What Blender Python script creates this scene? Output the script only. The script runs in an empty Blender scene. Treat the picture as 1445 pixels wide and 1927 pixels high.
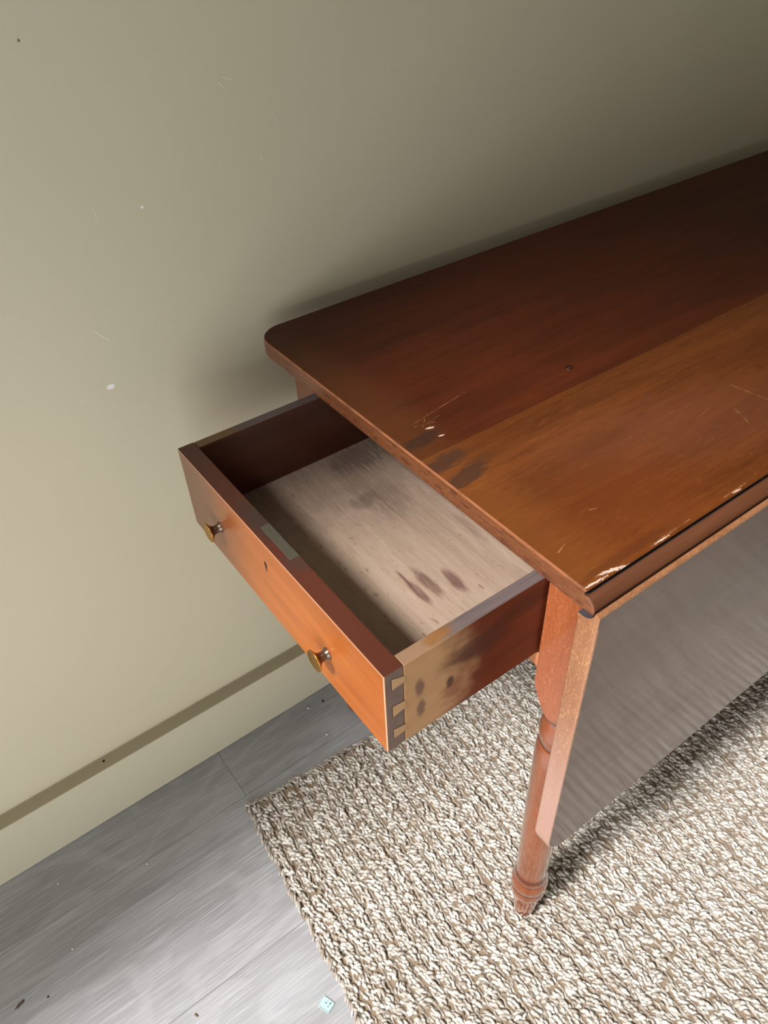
import bpy, bmesh, math, random
import numpy as np
from mathutils import Vector, Matrix
random.seed(7); rng = np.random.default_rng(7)
S = bpy.context.scene; COL = S.collection
PI = math.pi

# ------------------------------------------------------------------ camera
cam_d = bpy.data.cameras.new('camera'); cam = bpy.data.objects.new('camera', cam_d); COL.objects.link(cam)
cam.location = (-0.3446, -0.7774, 1.1494); cam.rotation_euler = (0.8472, 0.0347, -0.6389)
cam_d.sensor_fit = 'AUTO'; cam_d.sensor_width = 36; cam_d.lens = 1448.6 / 1927 * 36
cam_d.clip_start = 0.02; cam_d.clip_end = 60
S.camera = cam

# ------------------------------------------------------------------ sky, sun, exposure
S.view_settings.view_transform = 'Standard'; S.view_settings.look = 'None'
S.view_settings.gamma = 1; S.view_settings.use_curve_mapping = False
S.view_settings.exposure = 0.0
W = bpy.data.worlds.new('sky'); S.world = W; W.use_nodes = True
bg = W.node_tree.nodes['Background']; bg.inputs[0].default_value = (0.80, 0.90, 1.0, 1); bg.inputs[1].default_value = 0.5
sun_d = bpy.data.lights.new('sun', 'SUN'); sun = bpy.data.objects.new('sun', sun_d); COL.objects.link(sun)
sun_d.energy = 5.8; sun_d.angle = math.radians(11); sun_d.color = (0.96, 0.98, 1.0)
sun.rotation_euler = Vector((0.85, 0.05, -1.0)).to_track_quat('-Z', 'Y').to_euler()
fill_d = bpy.data.lights.new('low_fill', 'AREA'); fill = bpy.data.objects.new('low_fill', fill_d); COL.objects.link(fill)  # added fill lamp inside the room, low on the left, brightening the lower wall
fill_d.shape = 'RECTANGLE'; fill_d.size = 1.4; fill_d.size_y = 0.75; fill_d.energy = 19.5; fill_d.color = (0.92, 0.96, 1.0)
fill.location = (-1.02, -1.16, 0.43); fill.rotation_euler = Vector((1, 0.35, 0)).to_track_quat('-Z', 'Y').to_euler()

# ------------------------------------------------------------------ node helper
def lin(r, g, b):
    return tuple((c / 255 / 12.92 if c / 255 <= 0.04045 else ((c / 255 + 0.055) / 1.055) ** 2.4) for c in (r, g, b)) + (1,)

class Mat:
    def __init__(s, name, rough=0.5, spec=0.5, coat=0.0, coat_rough=0.1, metal=0.0):
        s.m = bpy.data.materials.new(name); s.m.use_nodes = True
        s.t = s.m.node_tree; s.b = s.t.nodes['Principled BSDF']
        s.b.inputs['Roughness'].default_value = rough; s.b.inputs['Specular IOR Level'].default_value = spec
        s.b.inputs['Coat Weight'].default_value = coat; s.b.inputs['Coat Roughness'].default_value = coat_rough
        s.b.inputs['Metallic'].default_value = metal
        s.co = s.t.nodes.new('ShaderNodeTexCoord').outputs['Object']
        s.h = None
    def put(s, sock, v):
        if isinstance(v, bpy.types.NodeSocket): s.t.links.new(v, sock)
        else: sock.default_value = v
    def math(s, op, a, b=0.0, clamp=False):
        n = s.t.nodes.new('ShaderNodeMath'); n.operation = op; n.use_clamp = clamp
        s.put(n.inputs[0], a); s.put(n.inputs[1], b); return n.outputs[0]
    def vec(s, op, a, b=(0, 0, 0)):
        n = s.t.nodes.new('ShaderNodeVectorMath'); n.operation = op
        s.put(n.inputs[0], a); s.put(n.inputs[1], b)
        return n.outputs['Value'] if op in ('LENGTH', 'DOT_PRODUCT', 'DISTANCE') else n.outputs['Vector']
    def mapr(s, v, a, b, c=0.0, d=1.0, smooth=True):
        n = s.t.nodes.new('ShaderNodeMapRange'); n.interpolation_type = 'SMOOTHSTEP' if smooth else 'LINEAR'
        s.put(n.inputs[0], v)
        for i, x in enumerate((a, b, c, d)): s.put(n.inputs[i + 1], x)
        return n.outputs[0]
    def scale(s, sc, off=(0, 0, 0), rot=(0, 0, 0), src=None):
        n = s.t.nodes.new('ShaderNodeMapping'); s.put(n.inputs['Vector'], src or s.co)
        n.inputs['Scale'].default_value = sc; n.inputs['Location'].default_value = off; n.inputs['Rotation'].default_value = rot
        return n.outputs[0]
    def noise(s, v, scale=5.0, detail=4.0, rough=0.55, dist=0.0):
        n = s.t.nodes.new('ShaderNodeTexNoise'); s.put(n.inputs['Vector'], v)
        n.inputs['Scale'].default_value = scale; n.inputs['Detail'].default_value = detail
        n.inputs['Roughness'].default_value = rough; n.inputs['Distortion'].default_value = dist
        return n.outputs['Fac']
    def mix(s, f, a, b, mode='MIX'):
        n = s.t.nodes.new('ShaderNodeMix'); n.data_type = 'RGBA'; n.blend_type = mode
        s.put(n.inputs[0], f); s.put(n.inputs[6], a); s.put(n.inputs[7], b); return n.outputs[2]
    def ellipse(s, c, r, rot=0.0, soft=0.5, nz=None, namp=0.5):
        """mask 1 inside the ellipsoid centre c, radii r (object space), edge broken by a noise socket"""
        v = s.vec('SUBTRACT', s.co, c)
        if rot: v = s.scale((1, 1, 1), rot=(0, 0, rot), src=v)
        d = s.vec('LENGTH', s.vec('DIVIDE', v, r))
        if nz is not None: d = s.math('ADD', d, s.math('MULTIPLY', s.math('SUBTRACT', nz, 0.5), namp * 2))
        return s.mapr(d, 1 - soft, 1 + soft, 1, 0)
    def seg(s, a, b, w, soft=0.6):
        """mask of a thin scratch from a to b"""
        a, b = Vector(a), Vector(b); d = b - a
        v = s.vec('SUBTRACT', s.co, tuple(a))
        t = s.math('DIVIDE', s.vec('DOT_PRODUCT', v, tuple(d)), d.length_squared, clamp=True)
        n = s.t.nodes.new('ShaderNodeVectorMath'); n.operation = 'SCALE'; n.inputs[0].default_value = tuple(d); s.put(n.inputs['Scale'], t)
        return s.mapr(s.vec('DISTANCE', v, n.outputs[0]), w * .75 * (1 - soft), w * .75 * (1 + soft), 1, 0)
    def color(s, c): s.put(s.b.inputs['Base Color'], c); s.c = c
    def rough(s, r): s.put(s.b.inputs['Roughness'], r)
    def bump(s, h, dist=0.001, strength=1.0):
        n = s.t.nodes.new('ShaderNodeBump'); n.inputs['Distance'].default_value = dist; n.inputs['Strength'].default_value = strength
        s.put(n.inputs['Height'], h)
        if s.h is not None: s.t.links.new(s.h, n.inputs['Normal'])
        s.h = n.outputs[0]; s.t.links.new(s.h, s.b.inputs['Normal'])
        s.t.links.new(s.h, s.b.inputs['Coat Normal'])

def wood(name, dark, light, axis='x', rough=0.4, coat=0.3, coat_rough=0.15, k=1.0, fleck=None, contrast=1.0, spec=0.5):
    """procedural wood: long streaks along axis, blotches, pores"""
    M = Mat(name, rough, spec, coat, coat_rough)
    st = {'x': (3, 45, 45), 'y': (45, 3, 45), 'z': (45, 45, 3)}[axis]
    fine = {'x': (12, 420, 420), 'y': (420, 12, 420), 'z': (420, 420, 12)}[axis]
    bl = {'x': (4, 14, 14), 'y': (14, 4, 14), 'z': (14, 14, 4)}[axis]
    a = M.noise(M.scale(tuple(v * k for v in st)), 1, 5, 0.6, 0.6)
    b = M.noise(M.scale(tuple(v * k for v in fine)), 1, 3, 0.6)
    c = M.noise(M.scale(bl, (3.1, 1.7, 0.3)), 1, 3, 0.5, 0.4)
    M.blot = c; M.streak = a; M.fine = b
    f = M.math('ADD', M.math('MULTIPLY', a, 0.5), M.math('ADD', M.math('MULTIPLY', b, 0.25), M.math('MULTIPLY', c, 0.45)))
    f = M.mapr(f, 0.6 - 0.22 / contrast, 0.6 + 0.22 / contrast)
    col = M.mix(f, dark, light)
    if fleck:
        w = M.noise(M.scale({'x': (140, 560, 560), 'y': (560, 140, 560), 'z': (560, 560, 170)}[axis]), 1, 2, 0.5, 1.5)
        col = M.mix(M.mapr(w, 0.50, 0.70, 0, 0.5), col, fleck)
    M.color(col); M.bump(b, 0.0002, 0.35)
    return M

# ------------------------------------------------------------------ materials
def M_wall():
    M = Mat('wall_paint', 0.55, 0.35)
    n = M.noise(M.co, 3.0, 3)
    c = M.mix(n, lin(208, 198, 168), lin(215, 205, 177))
    for p, r, rot in (((-0.1644, 0, 0.6991), (0.0044, 0.05, 0.0030), 0.5), ((-0.0815, 0, 0.8759), (0.0015, 0.05, 0.0015), 0)):
        c = M.mix(M.ellipse(p, r, 0, 0.3, M.noise(M.co, 220), 0.5), c, lin(246, 243, 236))
    hs = None
    for a, b, w in (((-0.162, 0, 0.766), (-0.151, 0, 0.752), .0009), ((-0.2, 0, 0.7), (-0.198, 0, 0.69), .0006), ((0.024, 0, 0.972), (0.029, 0, 0.965), .0008),
                    ((0.029, 0, 0.975), (0.038, 0, 0.972), .0008), ((0.0808, 0, 0.93), (0.083, 0, 0.918), .0006), ((0.059, 0, 0.897), (0.060, 0, 0.892), .0008),
                    ((0.24, 0, 0.792), (0.241, 0, 0.781), .0008), ((0.435, 0, 0.744), (0.436, 0, 0.730), .0008), ((0.072, 0, 0.743), (0.076, 0, 0.738), .0008),
                    ((0.0652, 0, 0.624), (0.0654, 0, 0.617), .0006), ((-0.129, 0, 0.886), (-0.128, 0, 0.876), .0006), ((0.232, 0, 0.953), (0.2325, 0, 0.950), .0009)):
        m = M.seg(a, b, w, 0.5); hs = m if hs is None else M.math('MAXIMUM', hs, m)
    c = M.mix(M.math('MULTIPLY', hs, 0.5), c, lin(240, 232, 214))
    c = M.mix(M.ellipse((-0.151, 0, 1.0301), (0.0012, 0.05, 0.0012)), c, lin(120, 112, 96))
    M.color(c); M.bump(M.noise(M.co, 260, 2), 0.0003, 0.25); M.bump(M.noise(M.co, 30, 2), 0.001, 0.12); M.bump(hs, 0.0005, 0.4)
    return M.m

def M_base():
    M = Mat('skirting_paint', 0.45, 0.4)
    n = M.noise(M.co, 60, 3)
    c = M.mix(n, lin(204, 194, 166), lin(208, 199, 171))
    # dimmer light on the ledge put into the colour (top face only), ragged where the wall paint was cut in
    g = M.t.nodes.new('ShaderNodeSeparateXYZ'); M.put(g.inputs[0], M.co)
    y = M.math('ADD', g.outputs['Y'], M.math('MULTIPLY', M.math('SUBTRACT', M.noise(M.scale((90, 3, 3)), 1, 4), 0.5), 0.003))
    top = M.math('MULTIPLY', M.mapr(g.outputs['Z'], 0.1188, 0.1198), M.mapr(y, -0.0012, -0.0022))
    c = M.mix(M.math('MULTIPLY', top, 0.85), c, lin(160, 148, 120))
    M.color(c); return M.m

def M_floor():
    M = Mat('grey_oak_laminate', 0.42, 0.4)
    inf = M.t.nodes.new('ShaderNodeObjectInfo').outputs['Random']
    off = M.t.nodes.new('ShaderNodeCombineXYZ'); M.put(off.inputs[0], M.math('MULTIPLY', inf, 7.3)); M.put(off.inputs[1], M.math('MULTIPLY', inf, 13.1))
    v = M.vec('ADD', M.co, off.outputs[0])
    warp = M.noise(M.scale((3.2, 7, 1), src=v), 1, 3, 0.5, 0.5)
    g = M.t.nodes.new('ShaderNodeSeparateXYZ'); M.put(g.inputs[0], v)
    ring = M.math('SINE', M.math('ADD', M.math('MULTIPLY', g.outputs['Y'], 70), M.math('MULTIPLY', warp, 42)))
    fine = M.noise(M.scale((11, 460, 1), src=v), 1, 4, 0.7, 0.3)
    mid = M.noise(M.scale((3, 40, 1), src=v), 1, 4, 0.6)
    blot = M.noise(M.scale((2.5, 6, 1), src=v), 1, 3)
    c = M.mix(M.mapr(blot, 0.3, 0.7), lin(142, 138, 137), lin(163, 161, 161))
    c = M.mix(M.mapr(fine, 0.44, 0.72, 0, 0.5), c, lin(202, 202, 205))
    c = M.mix(M.mapr(mid, 0.52, 0.75, 0, 0.38), c, lin(126, 121, 118))
    c = M.mix(M.math('MULTIPLY', M.mapr(ring, 0.2, 1.0), 0.20), c, lin(190, 187, 187))
    M.color(c); M.bump(fine, 0.0005, 0.7); M.bump(ring, 0.0002, 0.25)
    return M.m

def M_plain(name, col, rough=0.5, metal=0.0, spec=0.5, nz=0.0):
    M = Mat(name, rough, spec, metal=metal)
    if nz:
        M.color(M.mix(M.math('MULTIPLY', M.noise(M.co, 300, 4), nz), col, tuple(c * 0.3 for c in col[:3]) + (1,)))
    else: M.color(col)
    return M.m

def M_jute():
    M = Mat('jute_yarn', 0.6, 0.35)
    a = M.t.nodes.new('ShaderNodeAttribute'); a.attribute_name = 'tone'
    n = M.noise(M.scale((700, 700, 700)), 1, 2)
    c = M.mix(a.outputs['Fac'], lin(128, 108, 88), lin(217, 210, 199))
    c = M.mix(M.mapr(n, 0.4, 0.75, 0, 0.35), c, lin(124, 104, 86))
    M.b.inputs['Sheen Weight'].default_value = 0.25; M.b.inputs['Sheen Roughness'].default_value = 0.4
    M.color(c); M.bump(n, 0.0006, 0.6); return M.m

def finish_top(M, scratches=(), stains=(), chips=(), worn=(), fleck=lin(140, 82, 36)):
    c = M.c
    fl = M.noise(M.scale((38, 150, 150), (1.3, .7, 0)), 1, 4, .6, .4); c = M.mix(M.mapr(fl, .55, .72, 0, .5), c, lin(70, 30, 10))
    fl2 = M.noise(M.scale((60, 240, 240), (5.3, 2.7, 0)), 1, 3, .6, .3); c = M.mix(M.mapr(fl2, .56, .78, 0, .30), c, fleck)
    sp = M.noise(M.scale((120, 200, 200), (2, 8, 0)), 1, 2, .5); c = M.mix(M.mapr(sp, .70, .76, 0, .7), c, lin(52, 22, 8))
    nz = M.noise(M.scale((60, 260, 60)), 1, 4, 0.6); nz2 = M.noise(M.co, 160, 4)
    for p, r, rot, f, col in worn: c = M.mix(M.math('MULTIPLY', M.ellipse(p, r, rot, 0.6, nz, 0.5), f), c, col)
    for p, r, rot, f, col in stains: c = M.mix(M.math('MULTIPLY', M.ellipse(p, r, rot, 0.35, nz, 1.0), f), c, col)
    hs = None
    for a, b, w, f in scratches:
        m = M.math('MULTIPLY', M.seg(a, b, w), f); hs = m if hs is None else M.math('MAXIMUM', hs, m)
    if hs is not None: c = M.mix(M.math('MULTIPLY', hs, M.mapr(nz2, .38, .62, .1, .7)), c, lin(196, 138, 92))
    for p, r, rot in chips: c = M.mix(M.ellipse(p, r, rot, 0.25, M.noise(M.scale((300, 900, 300)), 1, 3), 1.5), c, lin(214, 184, 164))
    M.color(c)

Z = 0.72
M_back_board = wood('dark_red_board', lin(62, 23, 7), lin(88, 36, 12), 'x', 0.5, 0.06, 0.2, spec=0.18)
amber = lin(150, 86, 32)
finish_top(M_back_board, fleck=lin(104, 48, 18),
    scratches=[((.1068, -.2507, Z), (.0715, -.2556, Z), .0005, .7), ((.0715, -.2556, Z), (.0294, -.2627, Z), .0005, .5), ((.046, -.262, Z), (.0346, -.2726, Z), .0005, .6),
               ((.030, -.266, Z), (.050, -.272, Z), .0005, .5), ((.060, -.266, Z), (.040, -.270, Z), .0005, .4)],
    worn=[((.010, -.21, Z), (.035, .17, .1), 0, .55, lin(96, 54, 24))],
    stains=[((.021, -.288, Z), (.021, .008, .1), -.15, .75, lin(52, 34, 26))],
    chips=[((.040, -.277, Z), (.004, .0014, .1), .3), ((.0405, -.2935, Z), (.003, .001, .1), .2)])
M_front_board = wood('amber_board', lin(80, 37, 10), lin(112, 58, 20), 'x', 0.48, 0.08, 0.2, spec=0.22)
finish_top(M_front_board,
    scratches=[((.3224, -.4086, Z), (.3271, -.4472, Z), .0005, .7), ((.2896, -.436, Z), (.2792, -.4585, Z), .0005, .7), ((.013, -.4723, Z), (.0246, -.4685, Z), .0006, .8),
               ((.0691, -.4522, Z), (.0777, -.4548, Z), .0007, .7), ((.245, -.425, Z), (.275, -.420, Z), .0003, .4), ((.215, -.455, Z), (.235, -.4535, Z), .0003, .4),
               ((.08, -.511, Z), (.125, -.5105, Z), .0008, .5), ((.17, -.511, Z), (.20, -.5105, Z), .0008, .6)],
    worn=[((.25, -.43, Z), (.16, .05, .1), .3, .35, lin(110, 62, 44)), ((.09, -.46, Z), (.09, .05, .1), .1, .4, lin(112, 52, 18)), ((.0, -.42, Z), (.045, .16, .1), 0, .35, lin(134, 78, 34))],
    stains=[((.016, -.327, Z), (.026, .010, .1), -.12, .75, lin(58, 38, 30)), ((.020, -.354, Z), (.026, .009, .1), -.15, .75, lin(58, 38, 30)),
            ((.045, -.345, Z), (.02, .008, .1), 0, .4, lin(70, 40, 24)), ((.15, -.39, Z), (.035, .012, .1), .1, .3, lin(78, 40, 16)), ((.09, -.42, Z), (.06, .012, .1), .05, .3, lin(84, 42, 16)),
            ((.05, -.505, Z), (.05, .004, .1), .0, .5, lin(84, 40, 18))],
    chips=[((.010, -.5120, Z), (.012, .0010, .1), .05), ((.032, -.5110, Z), (.012, .0013, .1), .22), ((.088, -.5122, Z), (.010, .0006, .1), 0), ((.185, -.5122, Z), (.005, .0007, .1), 0)])
M_leaf = wood('leaf_wood', lin(70, 48, 37), lin(92, 65, 51), 'x', 0.5, 0.7, 0.07, spec=0.35)
M_leaf_edge = wood('leaf_edge_wood', lin(126, 76, 44), lin(160, 110, 78), 'z', 0.4, 0.5, 0.25, fleck=lin(200, 146, 84))
M_leg = wood('leg_wood', lin(132, 66, 34), lin(158, 86, 48), 'z', 0.3, 0.6, 0.12, fleck=lin(190, 112, 70))
M_leg2 = wood('turned_wood', lin(116, 56, 24), lin(148, 78, 40), 'z', 0.2, 0.9, 0.06)
def tune_turned():
    M = M_leg2; c = M.c
    g = M.t.nodes.new('ShaderNodeSeparateXYZ'); M.put(g.inputs[0], M.co); z = g.outputs['Z']
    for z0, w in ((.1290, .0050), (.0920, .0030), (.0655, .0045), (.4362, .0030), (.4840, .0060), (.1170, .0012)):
        d = M.math('ABSOLUTE', M.math('SUBTRACT', z, z0)); c = M.mix(M.mapr(d, w, w * .3, 0, .75), c, lin(62, 28, 20))  # dark bands: groove dirt, and dark reflections painted into the colour
    M.color(c)
tune_turned()
M_front = wood('drawer_front_wood', lin(146, 74, 27), lin(176, 97, 40), 'y', 0.36, 0.3, 0.13, spec=.25)
M_dside = wood('drawer_side_wood', lin(74, 27, 10), lin(108, 46, 20), 'x', 0.45, 0.05, 0.25, spec=.18)
M_bottom = wood('drawer_bottom_wood', lin(150, 124, 104), lin(180, 154, 132), 'y', 0.55, 0.15, 0.3)
M_rail = wood('rail_wood', lin(176, 104, 62), lin(206, 136, 90), 'y', 0.4, 0.3, 0.2)
M_apron = wood('apron_wood', lin(110, 54, 22), lin(150, 80, 36), 'x', 0.4, 0.3, 0.2)

def tune_front():
    M = M_front; c = M.c; nz = M.noise(M.co, 120, 4)
    c = M.mix(M.ellipse((-.1465, -.09, .62), (.02, .10, .2), 0, .6), c, lin(116, 72, 46))  # far end duller in the colour, standing in for being outside the sun beam
    # crack lines near the near end
    hs = None
    for a, b in (((-.147, -.437, .650), (-.147, -.4395, .641)), ((-.147, -.4388, .638), (-.147, -.4386, .606)), ((-.147, -.4386, .606), (-.147, -.433, .604)), ((-.147, -.408, .652), (-.147, -.416, .650))):
        m = M.seg(a, b, .0005); hs = m if hs is None else M.math('MAXIMUM', hs, m)
    c = M.mix(M.math('MULTIPLY', hs, .8), c, lin(60, 28, 10))
    # darker red-brown top edge and end grain: the piece's own timber, not lit by anything
    g = M.t.nodes.new('ShaderNodeSeparateXYZ'); M.put(g.inputs[0], M.co)
    top = M.mapr(g.outputs['Z'], .6730, .6736)
    redtop = M.mix(M.blot, lin(70, 33, 21), lin(100, 50, 34))
    redtop = M.mix(M.math('MULTIPLY', M.ellipse((-.1345, -.242, .674), (.010, .03, .1), 0, .6, nz, .6), .8), redtop, lin(58, 46, 40))
    redtop = M.mix(M.math('MULTIPLY', M.ellipse((-.1345, -.310, .674), (.010, .015, .1), 0, .6, nz, .6), .7), redtop, lin(70, 50, 42))
    c = M.mix(top, c, redtop)
    end = M.math('MULTIPLY', M.mapr(g.outputs['Y'], -.4562, -.4566), M.mapr(g.outputs['X'], -.1470, -.1462))
    c = M.mix(end, c, M.mix(nz, lin(74, 54, 46), lin(112, 84, 70)))
    inner = M.mapr(g.outputs['X'], -.1300, -.1292)
    c = M.mix(M.math('MULTIPLY', inner, M.mapr(g.outputs['Z'], .6736, .6730)), c, lin(78, 40, 22))  # inner face of the front: drawer shade put into its colour
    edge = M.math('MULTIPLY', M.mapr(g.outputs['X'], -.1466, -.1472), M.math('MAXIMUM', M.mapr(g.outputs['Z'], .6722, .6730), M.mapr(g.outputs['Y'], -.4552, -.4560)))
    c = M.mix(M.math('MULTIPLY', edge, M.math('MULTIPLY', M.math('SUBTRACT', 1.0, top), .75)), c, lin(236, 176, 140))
    M.color(c)
tune_front()
def tune_side():
    M = M_dside; c = M.c; nz = M.noise(M.scale((40, 40, 120)), 1, 4); nz2 = M.noise(M.co, 50, 4)
    c = M.mix(M.ellipse((-.115, -.4567, .616), (.050, .02, .085), 0, .45, nz2, .45), c, M.mix(M.streak, lin(150, 108, 68), lin(182, 138, 96)))
    c = M.mix(M.math('MULTIPLY', M.ellipse((-.050, -.4567, .640), (.035, .02, .016), 0, .6, nz, .8), .85), c, lin(66, 30, 20))
    c = M.mix(M.math('MULTIPLY', M.ellipse((.0, -.4567, .655), (.03, .02, .012), 0, .6, nz, .8), .8), c, lin(66, 28, 16))
    c = M.mix(M.math('MULTIPLY', M.ellipse((-.113, -.4567, .632), (.0045, .02, .012), 0, .4, nz, .8), .8), c, lin(96, 64, 52))
    c = M.mix(M.math('MULTIPLY', M.ellipse((-.112, -.4567, .604), (.0045, .02, .010), 0, .4, nz, .8), .8), c, lin(96, 64, 52))
    c = M.mix(M.math('MULTIPLY', M.ellipse((-.0812, -.4567, .6126), (.004, .02, .008), 0, .4, nz, .6), .9), c, lin(40, 30, 24))
    c = M.mix(M.math('MULTIPLY', M.ellipse((-.078, -.4567, .600), (.012, .02, .014), 0, .5, nz, .9), .6), c, lin(110, 52, 26))
    g = M.t.nodes.new('ShaderNodeSeparateXYZ'); M.put(g.inputs[0], M.co)
    tp = M.mix(M.fine, lin(74, 64, 62), lin(128, 116, 114))
    tp = M.mix(M.ellipse((-.112, -.449, .674), (.022, .02, .1), 0, .4, nz2, .5), tp, lin(142, 112, 88))
    tp = M.mix(M.math('MULTIPLY', M.ellipse((-.090, -.449, .674), (.013, .006, .1), 0, .4, nz2, .8), .9), tp, M.mix(nz2, lin(84, 48, 20), lin(168, 116, 62)))
    tp = M.mix(M.math('MULTIPLY', M.ellipse((-.108, -.094, .674), (.026, .02, .1), 0, .4, nz2, .5), .7), tp, lin(126, 98, 54))
    c = M.mix(M.mapr(g.outputs['Z'], .6726, .6734), c, tp)
    M.color(c)
tune_side()
def tune_bottom():
    M = M_bottom; c = M.c; nz = M.noise(M.scale((160, 30, 1)), 1, 4); nz2 = M.noise(M.co, 60, 4)
    z = .589
    dk = lin(104, 70, 62)
    for p, r, f in (((-.0262, -.343, z), (.0042, .018, 1), .85), ((-.0105, -.338, z), (.006, .021, 1), .8), ((.0115, -.350, z), (.006, .018, 1), .85), ((-.026, -.322, z), (.0016, .014, 1), .8),
                    ((.012, -.197, z), (.016, .012, 1), .5), ((.035, -.215, z), (.02, .03, 1), .25), ((.06, -.125, z), (.045, .025, 1), .85), ((.075, -.30, z), (.005, .03, 1), .35)):
        c = M.mix(M.math('MULTIPLY', M.ellipse(p, r, 0, .4, nz, .8), f), c, dk if p[1] < -.25 else lin(92, 76, 66))
    g = M.t.nodes.new('ShaderNodeSeparateXYZ'); M.put(g.inputs[0], M.co)
    c = M.mix(M.mapr(M.math('ADD', g.outputs['Y'], M.math('MULTIPLY', M.math('SUBTRACT', nz2, .5), .12)), -.27, -.12, 0, .55), c, lin(104, 84, 70))  # darker towards the back: staining, plus the beam's falloff put into the colour
    c = M.mix(M.mapr(M.noise(M.scale((150, 60, 1)), 1, 3), .66, .72, 0, .6), c, lin(110, 84, 66))
    c = M.mix(M.mapr(M.noise(M.scale((90, 25, 1), (3, 9, 0)), 1, 3), .56, .75, 0, .35), c, lin(150, 122, 100))
    c = M.mix(M.mapr(M.noise(M.scale((520, 160, 1), (1, 4, 0)), 1, 2), .68, .74, 0, .55), c, lin(84, 62, 50))
    c = M.mix(M.mapr(M.noise(M.scale((420, 36, 1), (7, 4, 0)), 1, 3, .6), .5, .75, 0, .35), c, lin(196, 170, 148))
    M.color(c)
tune_bottom()
def tune_edge():
    M = M_leaf_edge; c = M.c
    g = M.t.nodes.new('ShaderNodeSeparateXYZ'); M.put(g.inputs[0], M.co)
    c = M.mix(M.mapr(g.outputs['Z'], .60, .40, 0, .75), c, lin(172, 134, 120))
    M.color(c)
tune_edge()
def tune_leaf():
    M = M_leaf; c = M.c
    for a, b, w in (((.076, -.53, .684), (.079, -.53, .680), .0016), ((.1956, -.53, .547), (.1976, -.53, .538), .0015), ((.2478, -.53, .374), (.2495, -.53, .369), .0015), ((-.007, -.53, .492), (.0499, -.53, .487), .0006)):
        c = M.mix(M.math('MULTIPLY', M.seg(a, b, w), .85), c, lin(30, 22, 18))
    M.color(c)
tune_leaf()
M_edge = wood('worn_edge_wood', lin(86, 45, 24), lin(124, 73, 42), 'y', 0.45, 0.3, 0.25, fleck=lin(140, 84, 52))
def tune_worn():
    M = M_edge; c = M.c
    g = M.t.nodes.new('ShaderNodeSeparateXYZ'); M.put(g.inputs[0], M.co)
    c = M.mix(M.mapr(M.noise(M.scale((90, 60, 220)), 1, 4), .52, .66, 0, .6), c, lin(64, 32, 18))
    c = M.mix(M.math('MULTIPLY', M.mapr(g.outputs['Z'], .7170, .7186), M.mapr(M.noise(M.scale((120, 50, 1)), 1, 4), .34, .6, .25, .9)), c, lin(150, 90, 54))
    M.color(c)
tune_worn()
M_ovolo = wood('moulding_wood', lin(66, 36, 21), lin(104, 60, 36), 'x', 0.38, 0.4, 0.2)
M_cove = M_plain('dark_cove', lin(74, 66, 68), 0.45)
M_grime = M_plain('groove_grime', lin(56, 32, 20), 0.8)
M_brass = M_plain('brass', lin(200, 150, 70), 0.35, 1.0, nz=.4)
M_steel = M_plain('old_iron', lin(96, 88, 74), 0.6, 0.3, nz=.7)
M_black = M_plain('black_hole', lin(14, 11, 9), 0.9)
M_wallm, M_basem, M_floorm, M_jutem = M_wall(), M_base(), M_floor(), M_jute()

# ------------------------------------------------------------------ mesh helpers
def link(name, me, parent=None, loc=None):
    o = bpy.data.objects.new(name, me); COL.objects.link(o)
    if parent: o.parent = parent
    if loc: o.location = loc
    return o
def from_bm(name, bm, mats, parent=None, smooth=False, loc=None):
    bmesh.ops.recalc_face_normals(bm, faces=bm.faces)
    me = bpy.data.meshes.new(name); bm.to_mesh(me); bm.free()
    for m in (mats if isinstance(mats, (list, tuple)) else [mats]): me.materials.append(getattr(m, 'm', m))
    if smooth: me.polygons.foreach_set('use_smooth', [True] * len(me.polygons))
    return link(name, me, parent, loc)
def box(bm, lo, hi, mi=0, bev=0.0, seg=2):
    r = bmesh.ops.create_cube(bm, size=1)
    vs = r['verts']
    for v in vs: v.co = Vector([lo[i] + (v.co[i] + .5) * (hi[i] - lo[i]) for i in range(3)])
    fs = {f for v in vs for f in v.link_faces}
    for f in fs: f.material_index = mi
    if bev:
        es = {e for v in vs for e in v.link_edges}
        bmesh.ops.bevel(bm, geom=list(es), offset=bev, segments=seg, profile=.5, affect='EDGES')
def prism(bm, pts, a, b, axis, mi=0, bev=0.0):
    """extrude a 2-D outline from a to b along axis ('x': pts are (y,z); 'y': (x,z); 'z': (x,y))"""
    def P(p, t): return {'x': (t, p[0], p[1]), 'y': (p[0], t, p[1]), 'z': (p[0], p[1], t)}[axis]
    A = [bm.verts.new(P(p, a)) for p in pts]; B = [bm.verts.new(P(p, b)) for p in pts]
    n = len(pts); fs = [bm.faces.new(A), bm.faces.new(B[::-1])]
    for i in range(n): fs.append(bm.faces.new((A[i], B[i], B[(i + 1) % n], A[(i + 1) % n])))
    for f in fs: f.material_index = mi
    if bev:
        bm.normal_update()
        es = [e for f in fs[:2] for e in f.edges]
        bmesh.ops.bevel(bm, geom=es, offset=bev, segments=2, profile=.5, affect='EDGES')
    return fs
def lathe(bm, prof, n=40, axis='z', cen=(0, 0, 0), mi=0, cap=True):
    rings = []
    for z, r in prof:
        ring = []
        for k in range(n):
            a = 2 * PI * k / n
            p = (r * math.cos(a), r * math.sin(a), z) if axis == 'z' else (z, r * math.cos(a), r * math.sin(a))
            ring.append(bm.verts.new((p[0] + cen[0], p[1] + cen[1], p[2] + cen[2])))
        rings.append(ring)
    for A, B in zip(rings, rings[1:]):
        for k in range(n):
            f = bm.faces.new((A[k], A[(k + 1) % n], B[(k + 1) % n], B[k])); f.smooth = True; f.material_index = mi
    if cap:
        for R_, rev in ((rings[0], 0), (rings[-1], 1)):
            f = bm.faces.new(R_ if rev else R_[::-1]); f.material_index = mi
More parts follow.
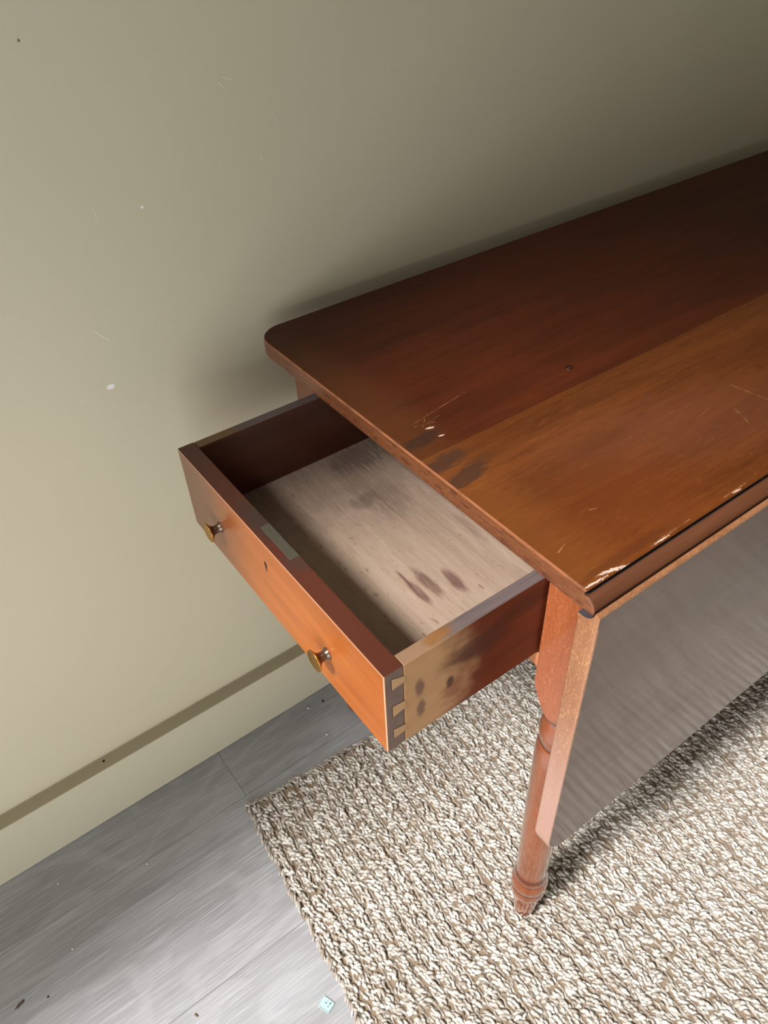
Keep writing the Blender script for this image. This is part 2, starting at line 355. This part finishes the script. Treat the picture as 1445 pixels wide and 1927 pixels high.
def arc(cx, cy, r, a0, a1, n):
    return [(cx + r * math.cos(math.radians(a0 + (a1 - a0) * i / n)), cy + r * math.sin(math.radians(a0 + (a1 - a0) * i / n))) for i in range(n + 1)]
def thing(name, label, cat, loc=(0, 0, 0), rz=0, group=None):
    o = bpy.data.objects.new(name, None); COL.objects.link(o); o.location = loc; o.rotation_euler = (0, 0, rz)
    o.empty_display_size = .05
    return tag(o, label, cat, group)
def tag(o, label, cat, group=None):
    o['label'] = label; o['category'] = cat
    if group: o['group'] = group
    return o
def struct(o): o['kind'] = 'structure'; return o

# ------------------------------------------------------------------ room
RX0, RX1, RY0, RH = -1.05, 2.6, -3.0, 2.9
bm = bmesh.new(); box(bm, (RX0 - .12, RY0 - .1, -.08), (RX1 + .1, .1, -.012)); floor = struct(from_bm('floor', bm, M_plain('underlay', lin(60, 56, 52), .9)))
bm = bmesh.new(); box(bm, (RX0 - .12, 0, -.02), (RX1 + .1, .1, RH)); struct(from_bm('wall_back', bm, M_wallm))
M_room = M_plain('room_paint', lin(206, 198, 178), .7)
bm = bmesh.new(); box(bm, (RX1, RY0, -.02), (RX1 + .1, 0, RH)); struct(from_bm('wall_right', bm, M_room))
bm = bmesh.new(); box(bm, (RX0 - .12, RY0 - .1, -.02), (RX1 + .1, RY0, RH)); struct(from_bm('wall_front', bm, M_room))
bm = bmesh.new(); box(bm, (RX0 - .12, RY0 - .1, RH), (RX1 + .1, .1, RH + .1)); struct(from_bm('ceiling', bm, M_plain('ceiling_paint', lin(214, 210, 200), .8)))
# left wall with a tall window opening
WY0, WY1, WZ0, WZ1 = -2.0, -0.24, 0.30, 2.65
bm = bmesh.new()
box(bm, (RX0 - .12, RY0, -.02), (RX0, WY0, RH)); box(bm, (RX0 - .12, WY1, -.02), (RX0, 0, RH))
box(bm, (RX0 - .12, WY0, -.02), (RX0, WY1, WZ0)); box(bm, (RX0 - .12, WY0, WZ1), (RX0, WY1, RH))
struct(from_bm('wall_left', bm, M_room))
bm = bmesh.new()
for lo, hi in (((WY0, WZ0), (WY0 + .05, WZ1)), ((WY1 - .05, WZ0), (WY1, WZ1)), ((WY0 + .05, WZ0), (WY1 - .05, WZ0 + .06)), ((WY0 + .05, WZ1 - .06), (WY1 - .05, WZ1))):
    box(bm, (RX0 - .11, lo[0], lo[1]), (RX0 - .06, hi[0], hi[1]), bev=.004)
struct(from_bm('window_1', bm, M_plain('window_paint', lin(226, 224, 216), .4)))
# skirting on the back wall
bm = bmesh.new()
box(bm, (RX0, -.0238, 0.0005), (RX1, 0, .1203), bev=.0012)
base = struct(from_bm('baseboard_back', bm, M_basem))
bm = bmesh.new(); lathe(bm, [(.1201, .0021), (.1207, .0019)], 10); from_bm('nail_hole', bm, M_black, base, loc=(-.3425, -.0093, 0))

# floor planks: one object each, shared meshes
PW, PL = .218, 1.22
edges = [0, -.121] + [-.121 - PW * i for i in range(1, 15)]
offs = [-.182, .33, -.62, .05, .47, -.35, .2, -.5, .6, -.1, .4, -.25, .15, .55]
cache = {}
def plank_mesh(L_, w):
    key = (round(L_, 3), round(w, 3))
    if key not in cache:
        bm = bmesh.new(); box(bm, (0, -w, -.012), (L_, 0, 0), bev=.0006, seg=1)
        bmesh.ops.recalc_face_normals(bm, faces=bm.faces)
        me = bpy.data.meshes.new('plank'); bm.to_mesh(me); bm.free(); me.materials.append(M_floorm); cache[key] = me
    return cache[key]
for i in range(len(edges) - 1):
    y0, y1 = edges[i], max(edges[i + 1], RY0)
    if y0 <= RY0 + .01: break
    x = offs[i % len(offs)] - PL * 3
    while x < RX1:
        a, b = max(x, RX0), min(x + PL, RX1)
        if b - a > .05: link('plank', plank_mesh(b - a - .0003, y0 - y1 - .0003), floor, (a, y0, 0))
        x += PL

# ------------------------------------------------------------------ rug
RU, RV, TH = 1.45, 1.10, .0085
rug = thing('jute_rug', 'chunky hand-woven natural jute rug lying on the grey plank floor under the table', 'rug', (-.1895, -.1440, 0), -.077)
bm = bmesh.new(); box(bm, (0.004, -RV + .004, .0006), (RU - .004, -.004, .0042)); from_bm('backing', bm, M_plain('jute_backing', lin(150, 128, 104), .9, nz=.4), rug)
def tubes(name, P, Rr, tone, ns=5):
    """P: (N, K, 3) polylines, Rr: (N, K) radii, tone: (N,) -> one mesh"""
    N, K, _ = P.shape
    T = np.gradient(P, axis=1); T /= np.linalg.norm(T, axis=2, keepdims=True) + 1e-9
    up = np.array([0.13, 0.07, 1.0]); A = np.cross(T, up); A /= np.linalg.norm(A, axis=2, keepdims=True) + 1e-9
    B = np.cross(A, T)
    ang = 2 * PI * np.arange(ns) / ns
    V = P[:, :, None, :] + Rr[:, :, None, None] * (A[:, :, None, :] * np.cos(ang)[None, None, :, None] + B[:, :, None, :] * np.sin(ang)[None, None, :, None])
    V = V.reshape(-1, 3)
    k = np.arange(K - 1)[:, None]; s = np.arange(ns)[None, :]
    q = np.stack([k * ns + s, k * ns + (s + 1) % ns, (k + 1) * ns + (s + 1) % ns, (k + 1) * ns + s], -1).reshape(-1, 4)
    F = (q[None] + (np.arange(N) * K * ns)[:, None, None]).reshape(-1, 4)
    me = bpy.data.meshes.new(name)
    me.vertices.add(len(V)); me.vertices.foreach_set('co', V.astype(np.float32).ravel())
    me.loops.add(F.size); me.loops.foreach_set('vertex_index', F.astype(np.int32).ravel())
    me.polygons.add(len(F)); me.polygons.foreach_set('loop_start', (np.arange(len(F)) * 4).astype(np.int32))
    me.polygons.foreach_set('loop_total', np.full(len(F), 4, np.int32))
    me.update(calc_edges=True); me.validate()
    me.polygons.foreach_set('use_smooth', np.ones(len(F), bool))
    at = me.attributes.new('tone', 'FLOAT', 'POINT'); at.data.foreach_set('value', np.repeat(tone, K * ns) if tone.ndim == 1 else np.repeat(tone.ravel(), ns).astype(np.float32))
    me.materials.append(M_jutem)
    return me
def squash(P, top):      # the pile is pressed flat under the table's feet
    for lx_, ly_ in FEET:
        m = (P[..., 0] - lx_) ** 2 + (P[..., 1] - ly_) ** 2 < .026 ** 2
        P[..., 2] = np.where(m, np.minimum(P[..., 2], top), P[..., 2])
    return P
FEET = []
for lx_, ly_ in ((.0487, -.4831), (.0487, -.0645), (1.1513, -.4831), (1.1513, -.0645)):
    w = Matrix.Rotation(-.0097, 3, 'Z') @ Vector((lx_, ly_, 0)) + Vector((.003, -.0305, 0)) - Vector((-.1895, -.1440, 0))
    w = Matrix.Rotation(.077, 3, 'Z') @ w; FEET.append((w.x, w.y))
pu, pv = .0185, .0160
us = np.arange(.009, RU - .006, pu); vs_ = np.arange(.009, RV - .006, pv)
cu, cv = np.meshgrid(us, vs_, indexing='ij')
cv = cv + (np.arange(len(us)) % 2)[:, None] * pv * .5 + .003 * np.sin(cu * 40)
cu = cu + .0022 * np.sin(cv * 31 + cu * 5); cu = cu.ravel() + rng.normal(0, .0011, cu.size); cv = cv.ravel() + rng.normal(0, .0014, cv.size)
keep = cv < RV - .004; cu, cv = cu[keep], cv[keep]
N = len(cu); NS = 8; K = 6
lay = np.array([(-.0036, .0042), (.0016, .0050), (-.0012, 0.0), (.0040, -.0008), (-.0030, -.0046), (.0022, -.0054), (-.0062, -.0004), (.0060, .0034)])   # little strand humps inside one knot
tt = np.linspace(-1, 1, K)
th = rng.normal(math.radians(-60), .25, N)
base_a = rng.normal(0, .35, (N, NS)) + th[:, None]
jx, jy = rng.normal(0, .0011, (N, NS)), rng.normal(0, .0011, (N, NS))
cs, sn = np.cos(th + PI / 2), np.sin(th + PI / 2)
lx, ly = lay[None, :, 0] + jx, lay[None, :, 1] + jy
ox, oy = lx * cs[:, None] - ly * sn[:, None], lx * sn[:, None] + ly * cs[:, None]
L2 = rng.normal(.0042, .0009, (N, NS)).clip(.0022, .0065)
size = rng.normal(1, .13, N).clip(.7, 1.3)[:, None]
hgt = np.maximum(rng.normal(.0042, .0009, (N, NS)) * size - 30 * (lx ** 2 + ly ** 2), .0008)
al = L2[:, :, None] * tt[None, None, :]
P = np.stack([cu[:, None, None] + ox[:, :, None] + al * np.cos(base_a)[:, :, None], -cv[:, None, None] + oy[:, :, None] + al * np.sin(base_a)[:, :, None],
              .0030 + hgt[:, :, None] * np.sqrt(np.clip(1 - .97 * tt ** 2, 0, 1))[None, None, :]], -1).reshape(N * NS, K, 3)
P[:, :, 0] = np.clip(P[:, :, 0], -.001, RU + .002); P[:, :, 1] = np.minimum(P[:, :, 1], .001)
P = squash(P, .0076)
rad = rng.normal(.0023, .0003, (N * NS, 1)).clip(.0015, .0030) * (1 - .55 * tt ** 4)[None, :]
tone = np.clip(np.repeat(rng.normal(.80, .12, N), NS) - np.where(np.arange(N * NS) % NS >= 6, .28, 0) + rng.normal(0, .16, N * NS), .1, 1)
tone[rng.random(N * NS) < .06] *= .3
tone = np.clip(tone[:, None] * (1 - .42 * tt ** 2)[None, :] + rng.normal(0, .08, (N * NS, K)), 0, 1)  # strand ends darker: shade between the humps put into the tone
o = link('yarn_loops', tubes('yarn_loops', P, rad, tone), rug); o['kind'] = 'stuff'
# the flat body of each knot under its humps
K2 = 5; t2 = np.linspace(-1, 1, K2); a3 = th + rng.normal(0, .2, N)
P = np.stack([cu[:, None] + .0072 * t2 * np.cos(a3)[:, None], -cv[:, None] + .0072 * t2 * np.sin(a3)[:, None], np.full((N, 1), .0012) + .0022 * np.sqrt(np.clip(1 - .9 * t2 ** 2, 0, 1))], -1)
P[:, :, 0] = np.clip(P[:, :, 0], .001, RU - .001); P[:, :, 1] = np.minimum(P[:, :, 1], -.001)
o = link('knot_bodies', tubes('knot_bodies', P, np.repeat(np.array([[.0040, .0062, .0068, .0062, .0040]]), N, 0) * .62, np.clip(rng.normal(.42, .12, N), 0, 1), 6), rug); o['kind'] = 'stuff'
# twisted weft lines between the rows and the bound, irregular edge
PP, RR, TT = [], [], []
for i in range(len(us) + 1):
    u0 = .009 + (i - .5) * pu
    vv = np.arange(.002, RV, .008)
    for s_ in (0, 1):
        ph = rng.random() * 6
        for j in range(0, len(vv) - 8, 8):
            v = vv[j:j + 9]
            PP.append(np.stack([u0 + .0015 * np.sin(v * 390 + s_ * PI + ph) + .0022 * np.sin(v * 31 + u0 * 5), -v, .0042 + .0012 * np.cos(v * 390 + s_ * PI + ph)], -1)); RR.append(np.full(9, .0019)); TT.append(rng.normal(.34, .12))
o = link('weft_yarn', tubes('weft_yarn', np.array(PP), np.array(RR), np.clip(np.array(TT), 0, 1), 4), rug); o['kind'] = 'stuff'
PP, RR, TT = [], [], []
for t in np.concatenate([np.arange(-RU, 0, .0030), np.arange(0, RV, .0030)]):
    wob = .0016 * math.sin(t * 70) + .0010 * math.sin(t * 190 + 1); r = rng.normal(0, 1, 6)
    q = np.linspace(-1, 1, 6); L_ = .0055 + .001 * r[0]; sl = .75 + .25 * r[1]
    al_ = q * L_ * math.cos(sl); ac = q * L_ * math.sin(sl) * .8 + wob + .0012 * r[2]
    z_ = .0020 + (.0044 + .0008 * r[3]) * np.sqrt(np.clip(1 - .95 * q ** 2, 0, 1))
    PP.append(np.stack([RU + t + al_, .0010 - ac, z_], -1) if t < 0 else np.stack([-.0010 + ac, -t + al_, z_], -1))
    RR.append((.0017 + .0002 * r[4]) * (1 - .5 * q ** 4)); TT.append(rng.normal(.38, .2))
o = link('edge_binding', tubes('edge_binding', np.array(PP), np.array(RR), np.clip(np.array(TT), 0, 1), 6), rug); o['kind'] = 'stuff'
# stray hairs
nh = 1500
hu, hv = rng.random(nh) * RU, rng.random(nh) * RV
ha = rng.random(nh) * 2 * PI; hl = rng.uniform(.004, .012, nh); t5 = np.linspace(-1, 1, 4)
P = np.stack([hu[:, None] + np.cos(ha)[:, None] * hl[:, None] * t5 + .001 * t5 ** 2, -hv[:, None] + np.sin(ha)[:, None] * hl[:, None] * t5, .0098 + rng.normal(0, .0008, (nh, 1)) - .0025 * t5 ** 2], -1)
P = squash(P, .0070)
o = link('stray_fibres', tubes('stray_fibres', P, np.full((nh, 4), .00022), np.clip(rng.normal(.8, .2, nh), 0, 1), 3), rug); o['kind'] = 'stuff'

# ------------------------------------------------------------------ table
TL = 1.20
table = thing('drop_leaf_table', 'antique cherry-coloured drop-leaf table with turned legs, one drawer pulled open, against the beige wall', 'table', (.003, -.0305, 0), -.0097)
ZT, ZU = .72, .70
def top_board(name, pts, mats, sect=None):
    bm = bmesh.new(); prism(bm, pts, ZU, ZT, 'z')
    bm.normal_update()
    for f in bm.faces:
        if abs(f.normal.z) < .5: f.material_index = 1
    es = [e for e in bm.edges if abs(e.verts[0].co.z - e.verts[1].co.z) < 1e-6]
    es = [e for e in es if not (abs(e.verts[0].co.y + .3120) < 1e-4 and abs(e.verts[1].co.y + .3120) < 1e-4)]
    bmesh.ops.bevel(bm, geom=es, offset=.0022, segments=3, profile=.5, affect='EDGES', material=-1)
    return from_bm(name, bm, mats, table)
r = .032
pts = [(0, -.3120), (TL, -.3120)] + arc(TL - r, -r, r, 0, 90, 10) + arc(r, -r, r, 90, 180, 10)
top_board('top_board', pts, [M_back_board, M_edge])
# front board with the rule-joint ovolo along its front edge
YF, RC, RO, ZC = -.514, -.514, .0100, .7043
sec = [(-.3122, ZU), (-.3122, ZT), (YF + .0012, ZT), (YF, ZT - .0012), (YF + .0016, ZT - .0030), (YF + .0016, ZC + RO - .0004), (YF - .0008, ZC + RO)] + [(YF - RO * math.sin(math.radians(a)), ZC + RO * math.cos(math.radians(a))) for a in range(6, 91, 7)] + [(YF - RO, ZU + .0008), (YF - RO + .0008, ZU)]
bm = bmesh.new(); prism(bm, sec, 0, TL, 'x'); bm.normal_update()
es = [e for e in bm.edges if abs(e.verts[0].co.x - e.verts[1].co.x) < 1e-6 and not (e.verts[0].co.y > -.3130 and e.verts[1].co.y > -.3130)]
bmesh.ops.bevel(bm, geom=es, offset=.0012, segments=2, profile=.5, affect='EDGES'); bm.normal_update()
for f in bm.faces:
    c = f.calc_center_median()
    if abs(f.normal.x) > .6 or (min(abs(c.x), abs(c.x - TL)) < .0013): f.material_index = 1
    elif c.y < YF - .0001: f.material_index = 2; f.smooth = True
    elif c.y < YF + .002 and c.z < ZT - .0013: f.material_index = 3
from_bm('top_board', bm, [M_front_board, M_edge, M_ovolo, M_grime], table)
bm = bmesh.new(); lathe(bm, [(ZT - .0006, .0052), (ZT + .0004, .0040), (ZT + .0004, .0026), (ZT - .0003, .0022)], 18)
bmesh.ops.scale(bm, vec=(1, 1, 1), verts=bm.verts)
nail = from_bm('nail', bm, M_plain('nail_metal', lin(70, 60, 54), .3, .9), table, loc=(.2229, -.2831, 0)); nail['label'] = 'small dark metal nail head sunk in the top'

# drop leaf hanging in front
LY0, LY1, LZB, RL = -.5305, -.5100, .3095, .034
LZT = ZU - .011
bm = bmesh.new()
body = [(0, LZT), (TL, LZT)] + arc(TL - RL, LZB + RL, RL, 0, -90, 8) + arc(RL, LZB + RL, RL, 270, 180, 8)
prism(bm, body, LY0, LY1, 'y'); bm.normal_update()
es = [e for e in bm.edges if abs(e.verts[0].co.y - e.verts[1].co.y) < 1e-6 and not (e.verts[0].co.z > LZT - 1e-4 and e.verts[1].co.z > LZT - 1e-4)]
bmesh.ops.bevel(bm, geom=es, offset=.0018, segments=2, profile=.5, affect='EDGES'); bm.normal_update()
cr = RO + .0017
cove = [(LY0, LZT), (LY0, .7022), (LY0 + .0010, .7034), (-.514 - cr - .0002, .7034)] + [(-.514 - cr * math.sin(math.radians(a)), ZC - cr * (1 - math.sin(math.radians(90 - 0))) * 0 - cr * math.cos(math.radians(a))) for a in range(88, -1, -8)] + [(LY1, ZC - cr - .0005 + .0008), (LY1, LZT)]
prism(bm, cove, .0004, TL - .0004, 'x')
bm.normal_update()
for f in bm.faces:
    c = f.calc_center_median()
    if f.normal.x < -.5 or f.normal.x > .5 or (f.normal.z < -.2) or (abs(f.normal.y) < .93 and c.z < LZT - .002): f.material_index = 1
    elif c.z > ZC - cr - .002 and c.y > LY0 + .0015 and abs(f.normal.y) < .98: f.material_index = 2
    if c.z > .7012 and c.y < LY0 + .0056: f.material_index = 1
from_bm('drop_leaf', bm, [M_leaf, M_leaf_edge, M_cove], table)
# aprons and rails
AX0, AX1 = .0725, TL - .0725
for y0, y1 in ((-.5035, -.4835), (-.0615, -.0435)):
    bm = bmesh.new(); box(bm, (AX0 - .002, y0, .550), (AX1 + .002, y1, .6998), bev=.001); from_bm('apron', bm, M_apron, table)
for x0, x1, z0, z1 in ((.0262, .060, .550, .5685), (.0262, .060, .6752, .6998), (AX1 + .012, AX1 + .034, .55, .6998)):
    bm = bmesh.new(); box(bm, (x0, -.4600, z0), (x1, -.0875, z1), bev=.0008); from_bm('rail', bm, M_rail, table)
# turned legs
prof = [(.482, .0186), (.477, .0187), (.472, .0200), (.465, .0214), (.457, .0223), (.450, .0221), (.443, .0211), (.4375, .0200), (.4362, .0197), (.4350, .0203), (.430, .0217), (.420, .0226), (.405, .0229), (.37, .0225),
        (.30, .0221), (.24, .0215), (.18, .0206), (.14, .0197), (.134, .0196), (.131, .0201), (.127, .0214), (.122, .0220), (.119, .0218), (.1175, .0214), (.1160, .0219), (.110, .0236), (.104, .0240), (.098, .0236), (.0935, .0224), (.0920, .0220), (.0905, .0224),
        (.085, .0231), (.078, .0228), (.070, .0208), (.0645, .0182), (.0625, .0174), (.060, .0172), (.030, .0158), (.0135, .0150), (.0110, .0140)]
def leg_bm():
    bm = bmesh.new(); h = .0237; n = 48
    per = []
    for k in range(n):                       # square perimeter, one vertex per angle, corner included
        a = 2 * PI * k / n; c, s = math.cos(a), math.sin(a); m = h / max(abs(c), abs(s))
        per.append((c * m, s * m, m))
    top = [bm.verts.new((x, y, .6995)) for x, y, m in per]
    bot = [bm.verts.new((x, y, .4915 + min((m - h) * 3.6, .036))) for x, y, m in per]
    sh = [bm.verts.new((x * (.0215 / m), y * (.0215 / m), .4880)) for x, y, m in per]
    mid = [bm.verts.new((x * (.0192 / m), y * (.0192 / m), .4845)) for x, y, m in per]
    rings = [top, bot, sh, mid]
    for z, rr in prof: rings.append([bm.verts.new((math.cos(2 * PI * k / n) * rr, math.sin(2 * PI * k / n) * rr, z)) for k in range(n)])
    for i, (A, B) in enumerate(zip(rings, rings[1:])):
        for k in range(n):
            f = bm.faces.new((A[k], B[k], B[(k + 1) % n], A[(k + 1) % n])); f.material_index = 0 if i < 1 else 1; f.smooth = i >= 1
    bm.faces.new(top); bm.faces.new(rings[-1][::-1])
    return bm
LX, LYF, LYB = .0487, -.4831, -.0645
leg = from_bm('leg', leg_bm(), [M_leg, M_leg2], table, loc=(LX, LYF, 0))
for x, y, a in ((LX, LYB, PI / 2), (TL - LX, LYF, -PI / 2), (TL - LX, LYB, PI)):
    c = leg.copy(); COL.objects.link(c); c.parent = table; c.location = (x, y, 0); c.rotation_euler = (0, 0, a)

# drawer: its front is the part, everything else on it a sub-part
DX0, DXI, DY0, DY1, DZ0, DZ1, DXE = -.1475, -.1290, -.4567, -.0895, .5698, .6738, .42
bm = bmesh.new(); box(bm, (DX0, DY0, DZ0), (DXI, DY1, DZ1), bev=.0009)
drawer = from_bm('drawer', bm, M_front, table); drawer['label'] = 'orange-brown drawer pulled half open at the table end'
ST = .0125
tails = [(8.6, 22, 13.5, 20.7), (44, 58, 45.8, 55), (76, 88.5, 79, 87)]
M_tail = wood('dovetail_wood', lin(150, 112, 70), lin(182, 140, 94), 'x', .5, .2, .3)
M_inner = wood('drawer_inside_shaded', lin(70, 28, 14), lin(98, 44, 22), 'x', .4, .4, .2)  # inner side faces darkened in the colour, for the shade inside the drawer
M_gap = M_plain('glue_line', lin(40, 26, 20), .8)
for ya, yb, near in ((DY0, DY0 + ST, 1), (DY1 - ST, DY1, 0)):
    bm = bmesh.new(); box(bm, (DXI + .0004, ya, DZ0), (DXE, yb, DZ1 - .0006), bev=.0008)
    for t0, t1, u0, u1 in tails:
        xo, xi = -.1405, DXI + .001
        q = [(xo, DZ1 - t0 / 1000), (xi, DZ1 - u0 / 1000), (xi, DZ1 - u1 / 1000), (xo, DZ1 - t1 / 1000)]
        e = [(xo - .0006, DZ1 - t0 / 1000 + .0006), (xi - .0012, DZ1 - u0 / 1000 + .0006), (xi - .0012, DZ1 - u1 / 1000 - .0006), (xo - .0006, DZ1 - t1 / 1000 - .0006)]
        if near: prism(bm, q, ya - .0004, ya + .006, 'y', 1); prism(bm, e, ya - .0002, ya + .005, 'y', 2)
        else: prism(bm, q, yb - .006, yb + .0004, 'y', 1); prism(bm, e, yb - .005, yb + .0002, 'y', 2)
    bm.normal_update()
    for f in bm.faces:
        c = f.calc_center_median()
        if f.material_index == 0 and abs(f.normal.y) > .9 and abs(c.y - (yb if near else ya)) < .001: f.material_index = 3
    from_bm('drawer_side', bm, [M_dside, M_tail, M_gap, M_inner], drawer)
bm = bmesh.new(); box(bm, (DXI - .004, DY0 + ST - .004, .5830), (DXE - .002, DY1 - ST + .004, .5890)); b_ = from_bm('drawer_bottom', bm, M_bottom, drawer); b_['label'] = 'pale stained drawer bottom board'
bm = bmesh.new(); box(bm, (DXE - .012, DY0 + ST, .5885), (DXE, DY1 - ST, DZ1 - .008), bev=.0008); from_bm('drawer_back', bm, M_dside, drawer)
# brass knobs
def knob_bm():
    bm = bmesh.new()
    p = [(0.0005, .0062), (-.0010, .0060), (-.0016, .0050), (-.0050, .0043), (-.0080, .0047), (-.0105, .0066), (-.0122, .0094), (-.0130, .0106), (-.0138, .0109), (-.0143, .0106), (-.0140, .0096), (-.0136, .0060), (-.0135, .001)]
    lathe(bm, p, 28, 'x')
    for f in bm.faces: f.material_index = 1 if f.calc_center_median().x < -.0118 else 0
    return bm
M_shank = M_plain('knob_shank', lin(120, 100, 84), .3, .8, nz=.4)
kn = from_bm('knob', knob_bm(), [M_shank, M_brass], drawer, loc=(DX0, -.1672, .6180)); kn['label'] = 'small flared brass knob'
k2 = kn.copy(); COL.objects.link(k2); k2.parent = drawer; k2.location = (DX0, -.3705, .6160)
# lock plate let into the top edge, keyhole in the face
bm = bmesh.new(); box(bm, (-.1390, -.3060, DZ1 - .0015), (DXI - .0002, -.2515, DZ1 + .0003), bev=.0004, seg=1)
box(bm, (-.1325, -.2905, DZ1 - .0002), (-.1300, -.2770, DZ1 + .0006), bev=.0002, seg=1)
lp = from_bm('lock_plate', bm, M_steel, drawer); lp['label'] = 'tarnished iron lock plate'
bm = bmesh.new()
kz, ky = .6425, -.2690
out = [(ky + .0024 * math.cos(a), kz + .0026 + .0029 * math.sin(a)) for a in np.linspace(-.6, PI + .6, 12)] + [(ky - .0011, kz - .0036), (ky + .0009, kz - .0040)]
prism(bm, out, DX0 - .0002, DX0 + .004, 'x')
kh = from_bm('keyhole', bm, M_black, drawer); kh['label'] = 'black keyhole'
bm = bmesh.new()
prism(bm, [(ky - .0010, kz - .0030), (ky + .0012, kz - .0030), (ky + .0014, kz - .0062), (ky - .0003, kz - .0074), (ky - .0014, kz - .0060)], DX0 - .0003, DX0 + .003, 'x')
from_bm('keyhole_plate', bm, M_steel, drawer)

# ------------------------------------------------------------------ bits lying about
M_paper = M_plain('paper', lin(172, 200, 192), .6)
scrap = thing('paper_scrap', 'tiny square pale green card scrap with dark print on planks beside the rug', 'paper scrap', (-.241, -.445, 0.0), .35)
bm = bmesh.new(); box(bm, (-.0072, -.0085, .0002), (.0072, .0085, .0012), bev=.0003, seg=1); from_bm('card', bm, M_paper, scrap)
bm = bmesh.new()
M_ink = M_plain('ink', lin(88, 104, 108), .7)
for x, y, w, h in ((.001, .002, .0012, .003), (.0035, -.0035, .003, .0018), (-.001, -.003, .002, .0012), (-.0065, 0, .0005, .015), (0, -.0078, .013, .0005), (.004, .001, .001, .001)):
    box(bm, (x - w / 2, y - h / 2, .0010), (x + w / 2, y + h / 2, .00135))
from_bm('print_mark', bm, M_ink, scrap)
M_white = M_plain('plaster_white', lin(235, 236, 234), .7); M_dark = M_plain('dark_dirt', lin(40, 32, 26), .8); M_brown = M_plain('seed_brown', lin(120, 84, 50), .7)
def crumb(name, label, cat, loc, size, mat, rz=0, group=None):
    bm = bmesh.new(); bmesh.ops.create_icosphere(bm, subdivisions=2, radius=1)
    for v in bm.verts:
        j = 1 + .25 * math.sin(v.co.x * 4 + loc[0] * 90) * math.cos(v.co.y * 5 + loc[1] * 70)
        v.co = Vector((v.co.x * size[0] * j, v.co.y * size[1] * j, v.co.z * size[2]))
    zmin = min(v.co.z for v in bm.verts)
    o = from_bm(name, bm, mat, None, True, (loc[0], loc[1], loc[2] - zmin)); o.rotation_euler = (0, 0, rz)
    return tag(o, label, cat, group)
G = 'crumbs on the floor'
crumb('plaster_crumb', 'white plaster crumb by the skirting, just left of the drawer corner', 'crumb', (-.015, -.044, 0), (.0021, .0016, .0011), M_white, .4, G)
crumb('plaster_crumb', 'white plaster crumb on the dark planks between skirting and rug edge', 'crumb', (-.018, -.108, 0), (.0020, .0015, .0010), M_white, 1.0, G)
crumb('dirt_speck', 'black speck on the planks next to the skirting under the drawer', 'speck', (.013, -.047, 0), (.0024, .0020, .0012), M_dark, 0, G)
crumb('plaster_crumb', 'white crumb on the plank seam left of the rug corner', 'crumb', (-.354, -.127, 0), (.0014, .0011, .0008), M_white, 0, G)
crumb('plaster_crumb', 'leftmost tiny white crumb close to the skirting', 'crumb', (-.472, -.073, 0), (.0013, .0010, .0008), M_white, 0, G)
crumb('plaster_crumb', 'tiny white crumb in the shaded planks at lower left', 'crumb', (-.486, -.174, 0), (.0014, .0012, .0008), M_white, 0, G)
crumb('brown_seed', 'small brown seed lying on the planks at the bottom edge', 'seed', (-.384, -.352, 0), (.0013, .0030, .0010), M_brown, .3, G)
crumb('dirt_speck', 'dark brown dirt streak on the planks at the lower left edge', 'speck', (-.566, -.198, 0), (.0070, .0022, .0006), M_plain('dried_mud', lin(96, 74, 64), .8, nz=.5), .35, G)
crumb('dirt_speck', 'dark dot beside the dirt streak at lower left', 'speck', (-.533, -.212, 0), (.0016, .0012, .0007), M_dark, 0, G)
crumb('dirt_speck', 'small black bead on the rug at lower right', 'speck', (.289, -.711, .0098), (.0022, .0020, .0016), M_dark, 0, 'specks on the rug')
crumb('dirt_speck', 'small black speck on the rug below the leaf at the right', 'speck', (.514, -.586, .0098), (.0022, .0018, .0014), M_dark, 0, 'specks on the rug')
t = thing('straw_tuft', 'pale loose straw tuft sticking up from the rug below the hanging leaf', 'straw', (.418, -.532, 0.009), 0)
P = np.array([[[.004 + i * .0016, .012, .002], [.002 + i * .0012, .004, .006], [-.001 + i * .001, -.005, .006], [-.004 + i * .0004, -.014, .0012]] for i in range(-2, 3)])
link('strand', tubes('strand', P, np.full((5, 4), .0009), np.full(5, .95), 5), t)
